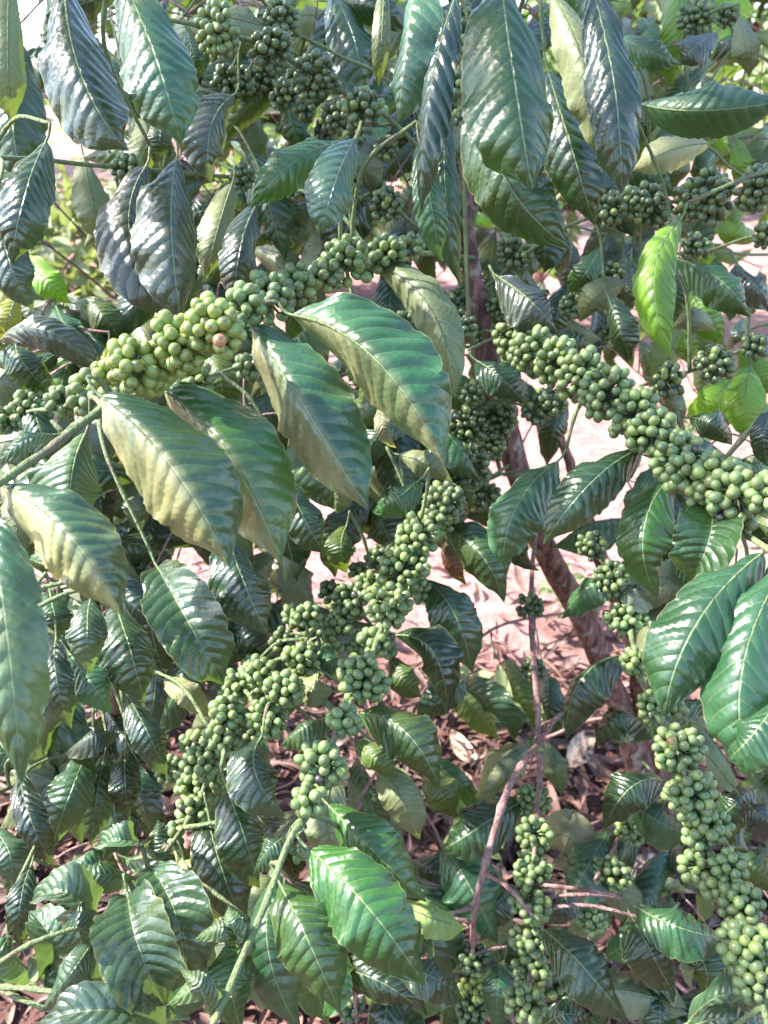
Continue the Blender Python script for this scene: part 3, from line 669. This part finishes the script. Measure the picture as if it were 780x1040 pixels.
for q in range(30):
    u_ = rng.random(); x_, y_ = (230 + 250 * u_ + rng.normal() * 18, 60 + 215 * u_ + rng.normal() * 22) if q < 15 else (rng.uniform(430, 560), rng.uniform(300, 520))
    CL.append(('M', x_, y_, rng.uniform(11, 19), rng.uniform(9.5, 10.8), 'd'))
for q in range(20):
    u_ = rng.random(); CL.append(('M', 190 + 215 * u_ + rng.normal() * 18, 800 - 235 * u_ + rng.normal() * 18, rng.uniform(12, 19), rng.uniform(11, 13), 'g'))
BERRY_R = 0.0059
SPECIAL = [('M',223,346,'p','ripe_berry','single pink ripening berry'),('M',707,457,'k','dried_berry','single black shrivelled berry'),
 ('M',682,752,'o','ripe_berry','single orange ripening berry'),('M',360,604,'k','dried_berry','single purple black berry')]
for (tk, x, y, rp, bp, c) in CL:
    tr = TREES[tk]; d = 2 * BERRY_R * F / bp; ctr = at(x, y, d)
    # snap depth onto the nearest branch when one passes behind this pixel
    br = None
    best = None
    for b_ in tr.br:
        rel = b_.P - CAM; z = rel @ FW; px = CX + (rel @ RT) / z * F; py = CY - (rel @ UP) / z * F
        q = np.hypot(px - x, py - y) + np.abs(z - d) * 120
        i = int(q.argmin())
        if best is None or q[i] < best[0]: best = (q[i], b_, i, z[i], math.hypot(px[i] - x, py[i] - y))
    mb = MB(); x += rng.normal() * rp * .09; y += rng.normal() * rp * .09; ctr = at(x, y, d); R0 = rp * d / F * (1.02 if c == 'd' else 1.12); r = BERRY_R * (0.73 if y > 540 else 0.74)
    if best[0] < 40: br = best[1]
    if best[4] > rp * 0.7 or abs(best[3] - d) > 0.07 or br is None:
        br = link(tr, ctr)
    i = br.near(ctr)[1]; stem = nrm(br.P[min(i + 1, len(br.P) - 1)] - br.P[max(i - 1, 0)])
    n = int(max(6, 2.0 * (R0 / r - 0.25) ** 2)); n = min(n, 76)
    P = cluster_points(n, R0, r, 1.0, stem)
    P = P - np.outer(P @ stem, stem) * (0.0 if c == 'd' else 0.2)
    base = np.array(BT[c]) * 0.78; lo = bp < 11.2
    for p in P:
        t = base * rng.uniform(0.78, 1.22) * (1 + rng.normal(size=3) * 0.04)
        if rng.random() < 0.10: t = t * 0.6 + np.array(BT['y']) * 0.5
        if rng.random() < 0.006: t = np.array(BT['k'])
        ax = nrm(p) + rng.normal(size=3) * 0.25
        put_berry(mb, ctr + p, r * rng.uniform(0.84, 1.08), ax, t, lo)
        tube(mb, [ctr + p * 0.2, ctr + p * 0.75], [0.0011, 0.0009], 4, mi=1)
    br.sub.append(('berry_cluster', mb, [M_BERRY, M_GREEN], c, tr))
    for s_ in SPECIAL:
        if s_[0] == tk and not s_[-1] is None and math.hypot(s_[1] - x, s_[2] - y) < rp and s_[4] not in getattr(br, 'done', {}).get((s_[1], s_[2]), ''):
            if not hasattr(br, 'done'): br.done = {}
            br.done[(s_[1], s_[2])] = s_[4]
            m2 = MB(); q = at(s_[1], s_[2], d) - FW * (R0 * 0.97 + 0.002); put_berry(m2, at(s_[1], s_[2], d - R0 * 0.97 - 0.002), r * 0.86, -FW + RT * 0.3 + UP * 0.2, np.array(BT[s_[3]]) * .85)
            br.sub.append((s_[4], m2, [M_BERRY], s_[5], tr))

# filler foliage deeper inside the bushes: zone, count, depth range, kinds
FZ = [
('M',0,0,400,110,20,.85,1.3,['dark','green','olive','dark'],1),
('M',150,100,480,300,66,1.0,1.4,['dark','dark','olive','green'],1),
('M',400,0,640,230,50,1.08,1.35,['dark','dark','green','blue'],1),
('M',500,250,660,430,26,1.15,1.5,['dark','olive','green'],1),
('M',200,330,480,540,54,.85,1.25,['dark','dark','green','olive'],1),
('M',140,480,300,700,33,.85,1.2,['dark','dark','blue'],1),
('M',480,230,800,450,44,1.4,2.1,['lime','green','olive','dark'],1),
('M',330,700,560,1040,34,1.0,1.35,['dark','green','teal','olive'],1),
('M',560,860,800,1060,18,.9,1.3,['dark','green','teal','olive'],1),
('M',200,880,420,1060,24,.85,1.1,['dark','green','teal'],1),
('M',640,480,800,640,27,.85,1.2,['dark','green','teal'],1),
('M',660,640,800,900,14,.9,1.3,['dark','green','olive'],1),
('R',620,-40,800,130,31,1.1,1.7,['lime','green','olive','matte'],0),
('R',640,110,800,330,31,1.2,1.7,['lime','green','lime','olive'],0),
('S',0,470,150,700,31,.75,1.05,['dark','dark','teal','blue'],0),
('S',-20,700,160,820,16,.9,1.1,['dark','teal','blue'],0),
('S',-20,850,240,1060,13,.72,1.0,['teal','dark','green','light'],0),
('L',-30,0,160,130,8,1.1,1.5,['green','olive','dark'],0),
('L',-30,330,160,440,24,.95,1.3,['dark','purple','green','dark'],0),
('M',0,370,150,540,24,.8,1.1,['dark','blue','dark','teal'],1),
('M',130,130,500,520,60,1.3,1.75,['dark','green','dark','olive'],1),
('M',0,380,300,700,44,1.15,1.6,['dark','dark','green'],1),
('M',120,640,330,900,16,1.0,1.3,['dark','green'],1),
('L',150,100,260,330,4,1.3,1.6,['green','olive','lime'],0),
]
stuff = MB()
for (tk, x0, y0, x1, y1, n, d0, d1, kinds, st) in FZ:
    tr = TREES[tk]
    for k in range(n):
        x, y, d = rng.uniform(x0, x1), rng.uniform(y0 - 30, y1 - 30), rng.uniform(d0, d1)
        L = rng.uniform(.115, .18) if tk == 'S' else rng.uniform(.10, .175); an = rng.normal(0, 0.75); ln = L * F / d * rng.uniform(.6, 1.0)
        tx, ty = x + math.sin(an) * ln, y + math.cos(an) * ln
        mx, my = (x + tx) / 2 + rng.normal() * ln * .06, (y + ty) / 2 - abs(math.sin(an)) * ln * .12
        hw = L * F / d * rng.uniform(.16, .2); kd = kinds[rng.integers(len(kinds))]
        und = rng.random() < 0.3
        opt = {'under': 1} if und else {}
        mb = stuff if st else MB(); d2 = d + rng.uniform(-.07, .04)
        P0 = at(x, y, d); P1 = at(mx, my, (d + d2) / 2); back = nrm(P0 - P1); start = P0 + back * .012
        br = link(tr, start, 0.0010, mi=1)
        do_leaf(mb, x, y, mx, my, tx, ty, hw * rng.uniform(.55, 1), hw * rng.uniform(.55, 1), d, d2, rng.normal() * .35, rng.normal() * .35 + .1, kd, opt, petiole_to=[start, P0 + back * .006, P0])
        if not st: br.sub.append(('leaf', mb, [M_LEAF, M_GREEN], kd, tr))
stuff.build('foliage', [M_LEAF, M_GREEN], TM.root, kind='stuff')

PL = {'yellow': 'yellowing leaf', 'dry': 'pale dry leaf seen from below', 'rust': 'curled rust brown leaf', 'lime': 'backlit lime green leaf', 'purple': 'dusky purple grey leaf'}
for tr in TREES.values():
    for b_ in tr.br:
        o = b_.mb.build('branch', [M_TWIG if b_.kind == 'twig' else M_GREEN, M_TWIG], tr.root)
        if b_.label: o['label'] = b_.label
        for (nm, mb, ms, k, _) in b_.sub:
            c = mb.build(nm, ms, o)
            if nm in ('ripe_berry', 'dried_berry'): c['label'] = k
            elif nm == 'leaf' and k in PL: c['label'] = PL[k]

# ------------------------------------------------------------------ ground
def grid(name, x0, x1, y0, y1, nx, ny, z, amp, m):
    X, Y = np.meshgrid(np.linspace(x0, x1, nx), np.linspace(y0, y1, ny)); Z = np.full_like(X, z)
    for k in range(14):
        fx, fy = rng.normal(size=2) * (1.5 + k * 1.4); Z += amp / (1 + k * .5) * np.sin(X * fx + Y * fy + rng.uniform(0, 6))
    e = np.minimum(np.minimum(X - x0, x1 - X), np.minimum(Y - y0, y1 - Y)); Z = z + (Z - z) * np.clip(e / .5, 0, 1) 
    idx = np.arange(nx * ny).reshape(ny, nx); Fq = np.stack([idx[:-1, :-1], idx[:-1, 1:], idx[1:, 1:], idx[1:, :-1]], -1).reshape(-1, 4)
    mb = MB(); V = np.stack([X, Y, Z], -1).reshape(-1, 3); mb.add(V, Fq, V[:, :2], (.3, .2, .15)); return mb.build(name, m, None, org=(0, 0, 0), kind='structure')
grid('soil', -6, 6, -1, 11, 240, 240, 0.006, 0.006, M_SOIL)
def litter_material():
    m, t, o = mat('dry_leaf_litter'); b = NB(t)
    a = b.n('ShaderNodeAttribute'); a.attribute_name = 'tint'; tc = b.n('ShaderNodeTexCoord')
    n = b.noise(60.0, 4.0, tc.outputs['Object']); c = b.mix(b.rng(n.outputs[0], .4, .7), a.outputs['Color'], (0.09, 0.05, 0.04))
    p = b.n('ShaderNodeBsdfPrincipled'); b.l(c, p.inputs['Base Color']); p.inputs['Roughness'].default_value = .6
    bu = b.n('ShaderNodeBump'); bu.inputs['Strength'].default_value = .6; bu.inputs['Distance'].default_value = .003; b.l(n.outputs[0], bu.inputs['Height']); b.l(bu.outputs[0], p.inputs['Normal'])
    b.l(p.outputs[0], o.inputs[0]); return m
M_LIT = litter_material()
far = MB(); far.add([(-600, -600, -.03), (600, -600, -.03), (600, 600, -.03), (-600, 600, -.03)], [(0, 1, 2, 3)], [(0, 0)] * 4, (.3, .2, .15)); far.build('ground', M_SOIL, None, org=(0, 0, -.03), kind='structure')
def curled(mb, c, L, W, yaw, tilt, curl, tint, res=(7, 5)):
    nl, nw = res; V = []; UV = []
    ca, sa = math.cos(yaw), math.sin(yaw); roll = rng.uniform(-.5, .5)
    for i in range(nl):
        t = i / (nl - 1); w = W * (t ** .6 * (1 - t) ** .7) * 1.7 + .0008
        for j in range(nw):
            u = j / (nw - 1) * 2 - 1; x = (t - .5) * L; th = u * curl
            y = w * math.sin(th) / max(curl, .01); z = w * (1 - math.cos(th)) / max(curl, .01) + math.sin(t * 5 + yaw) * L * .07
            y, z = y * math.cos(roll) - z * math.sin(roll), y * math.sin(roll) + z * math.cos(roll)
            z += x * tilt
            V.append((c[0] + x * ca - y * sa, c[1] + x * sa + y * ca, c[2] + z)); UV.append((u * .5 + .5, t))
    idx = np.arange(nl * nw).reshape(nl, nw); Fq = np.stack([idx[:-1, :-1], idx[1:, :-1], idx[1:, 1:], idx[:-1, 1:]], -1).reshape(-1, 4)
    mb.add(V, Fq, UV, tint, .2)
LT = [(.13, .055, .042), (.085, .035, .028), (.20, .105, .08), (.06, .028, .024), (.27, .16, .12), (.15, .07, .055), (.10, .045, .036)]
lit = MB()
def dens(x, y):
    r = min(1, 1.6 * math.exp(-((x - .1) ** 2 / 2.2 + (y - 1.0) ** 2 / .42))); return r
k = 0
while k < 8500:
    x, y = rng.uniform(-1.8, 2.2), rng.uniform(.4, 3.2) 
    if rng.random() > dens(x, y) + .006: continue
    k += 1; L = rng.uniform(.03, .10); t = np.array(LT[rng.integers(len(LT))]) * rng.uniform(.7, 1.2)
    curled(lit, (x, y, rng.uniform(.008, .05)), L, L * rng.uniform(.14, .26), rng.uniform(0, 6.28), rng.normal() * .35, rng.uniform(.3, 2.2), t)
lit.build('leaf_litter', M_LIT, None, org=(0, 1.2, 0), kind='stuff', label='thick layer of curled brown fallen leaves under the coffee plants', category='leaf litter')

# individual fallen leaves and sticks
FL = [(500, 905, .13, 'pale tan fallen leaf lying beside the thin berry stem', 1.2), (655, 880, .12, 'pinkish fallen leaf lying below the trunk', .4), (470, 100 + 660, .11, 'dry fallen leaf on pink soil behind the lower middle leaves', 2.0),
      (590, 760, .14, 'creased pale fallen leaf left of the leaning trunk', .9), (160, 800, .12, 'yellow fallen leaf on dark mulch at lower left', .5), (250, 640, .12, 'light fallen leaf on sunlit soil behind the berry branch', 2.6)]
for (x, y, L, lab, yaw) in FL:
    g = ground_at(x, y, .04); mb = MB(); curled(mb, g, L, L * .3, yaw, .15, .5, (.55, .4, .28) if 'yellow' not in lab else (.5, .38, .1), (14, 9))
    mb.build('fallen_leaf', M_LIT, None, label=lab, category='leaf', group='dry leaves fallen on the ground')
for (x0, y0, x1, y1, r, lab) in [(520, 740, 640, 700, .004, 'thin fallen stick lying on pink soil left of the leaning trunk'), (430, 700, 530, 735, .004, 'bent brown stick on litter in the centre'), (590, 960, 700, 1010, .007, 'thick brown stick on the mulch at the bottom right'), (400, 1010, 520, 990, .006, 'rough stick lying in the mulch at the bottom centre')]:
    a, c = ground_at(x0, y0, .03), ground_at(x1, y1, .05); P = spline([a, (a + c) / 2 + rng.normal(size=3) * .02, c], 20); mb = MB(); tube(mb, P, np.linspace(r, r * .5, 20), 8, rough=.15)
    mb.build('fallen_stick', M_TWIG, None, label=lab, category='stick', group='sticks fallen on the ground')

# ------------------------------------------------------------------ weeds, shrubs, trees behind
def small_leaf(mb, c, L, W, d, n, tint, gl=.3):
    """simple creased six-quad leaf"""
    d = nrm(d); n = nrm(n - d * n.dot(d)); s = np.cross(d, n); V = []; UV = []
    for t, wd, dz in ((0, .08, 0), (.3, .9, .03), (.65, .85, 0), (1, .04, -.12)):
        for u in (-1, 0, 1): V.append(c + d * L * t + s * W * wd * u + n * (abs(u) * W * .3 + dz * L)); UV.append((u * .5 + .5, t))
    Fq = [(i * 3 + j, (i + 1) * 3 + j, (i + 1) * 3 + j + 1, i * 3 + j + 1) for i in range(3) for j in range(2)]
    mb.add(V, Fq, UV, tint, gl)
def weed(x, y, h, n, tint, lab, L=.05):
    g = ground_at(x, y); root = empty('weed', g, lab, 'weed', 'weeds growing on the soil'); st = MB(); lf = MB()
    for s in range(n):
        top = g + np.array([rng.normal() * h * .45, rng.normal() * h * .35, h * rng.uniform(.6, 1.1)]); P = spline([g, (g + top) / 2 + rng.normal(size=3) * h * .07, top], 9)
        tube(st, P, np.linspace(.0025, .001, 9), 5)
        for i in range(2, 9):
            for _ in range(2):
                dd = np.array([rng.normal(), rng.normal(), rng.uniform(-.3, .5)]); small_leaf(lf, P[i], L * rng.uniform(.6, 1.2), L * rng.uniform(.22, .3), dd, np.array([0, 0, 1.]) + rng.normal(size=3) * .35, np.array(tint) * rng.uniform(.7, 1.3))
    st.build('stem', M_GREEN, root); lf.build('foliage', [M_LEAF], root)
weed(515, 735, .18, 4, (.10, .18, .03), 'bright green leafy weed on pink soil between the centre trunk and stem', .07)
weed(590, 640, .22, 7, (.14, .22, .05), 'pale green weed on soil just left of the leaning trunk')
weed(330, 640, .14, 3, (.08, .14, .03), 'yellow green weed seen through the gap left of centre')
weed(700, 470, .3, 9, (.12, .22, .03), 'low sunlit weed on the far path at the right')
weed(470, 880, .16, 6, (.1, .17, .03), 'small weed among the litter at lower centre')
weed(770, 700, .25, 7, (.14, .24, .03), 'lime green weed at the right edge behind big leaves', .06)

def shrub(pos, w, h, n, tint, name, lab, cat, L=.14, limbs=9, group=None, trunk_h=.3):
    root = empty(name, pos, lab, cat, group); tb = MB(); lf = MB(); pos = np.array(pos, float); tips = []
    fork = pos + np.array([rng.normal() * .05 * w, rng.normal() * .05 * w, h * trunk_h])
    r0 = .015 + h * .014
    tube(tb, spline([pos - np.array([0, 0, .05]), (pos + fork) / 2 + rng.normal(size=3) * .02 * h, fork], 12), np.linspace(r0, r0 * .7, 12), 10, rough=.08)
    for k in range(limbs):
        az = 6.28 * k / limbs + rng.normal() * .3; el = rng.uniform(.15, 1.0)
        rr = w * .5 * math.cos(el * 1.3); end = pos + np.array([math.cos(az) * rr, math.sin(az) * rr, h * (trunk_h + (1 - trunk_h) * el * rng.uniform(.75, 1.05))])
        P = spline([fork, (fork + end) / 2 + np.array([0, 0, .1 * h]) + rng.normal(size=3) * .05 * w, end], 14); tube(tb, P, np.linspace(r0 * .5, r0 * .12, 14), 6)
        for i in range(4, 14): tips.append(P[i])
    tips = np.array(tips); per = n // len(tips) + 1
    for q in tips:
        tone = rng.uniform(.6, 1.35); cs = w * .09
        for _ in range(per):
            c = q + rng.normal(size=3) * cs * np.array([1, 1, .8]); dd = rng.normal(size=3) + (c - q) / cs * .8 + np.array([0, 0, -.5])
            small_leaf(lf, c, L * rng.uniform(.7, 1.25), L * rng.uniform(.17, .25), dd, np.array([0, 0, 1.]) + rng.normal(size=3) * .6, np.array(tint) * tone * rng.uniform(.8, 1.2))
    tb.build('trunk', M_BARK, root); lf.build('crown', [M_LEAF], root)
SH = [
 ((-1.9, 4.6, 0), 1.8, 1.0, 1500, (.22, .27, .13), 'pale sunlit shrub seen through the upper left gap'),
 ((-3.3, 6.2, 0), 2.4, 1.5, 1600, (.2, .25, .12), 'broad shrub farther back beyond the left edge gap'),
 ((-.5, 6.6, 0), 1.8, 1.25, 1200, (.10, .17, .05), 'rounded shrub behind the top left berry branch'),
 ((1.0, 5.6, 0), 2.0, 1.9, 1500, (.08, .16, .04), 'dense shrub behind the central stems near the top'),
 ((2.6, 4.8, 0), 2.0, 2.1, 1500, (.10, .20, .04), 'bright green shrub behind the top right leaves'),
 ((4.0, 7.0, 0), 2.6, 2.4, 1500, (.09, .17, .04), 'far shrub at the upper right beyond the path'),
]
for (p, w_, h_, n_, t_, l_) in SH: shrub(p, w_, h_, n_, t_, 'coffee_shrub', l_, 'shrub', .15, group='shrubs growing beyond the clearing')
TRS = [((-1.2, 12, 0), 5.0, 3.6, 'low pale tree far behind the top centre of the plant'), ((-6.5, 13, 0), 5.5, 6.5, 'tall pale tree far behind the upper left gap'), ((4.5, 12, 0), 5, 6.0, 'shade tree far behind the top right leaves'), ((10, 17, 0), 7, 8, 'distant tree at the far right beyond the shrubs'), ((-13, 19, 0), 8, 8, 'distant broad tree at the far left')]
for (p, w_, h_, l_) in TRS: shrub(p, w_, h_, 3000, (.08, .15, .05), 'shade_tree', l_, 'tree', .36, 14, group='trees at the edge of the plantation', trunk_h=.25)

shrub((-0.95, 1.5, 0), 1.9, 3.9, 1800, (.05, .10, .03), 'shade_tree', 'thin unseen tree added outside the left edge to shade the coffee plants', 'tree', .12, 16, trunk_h=.62)  # unseen tree, added and thinned to block part of the sun
for o in bpy.data.objects:
    if '_org' in o: del o['_org']
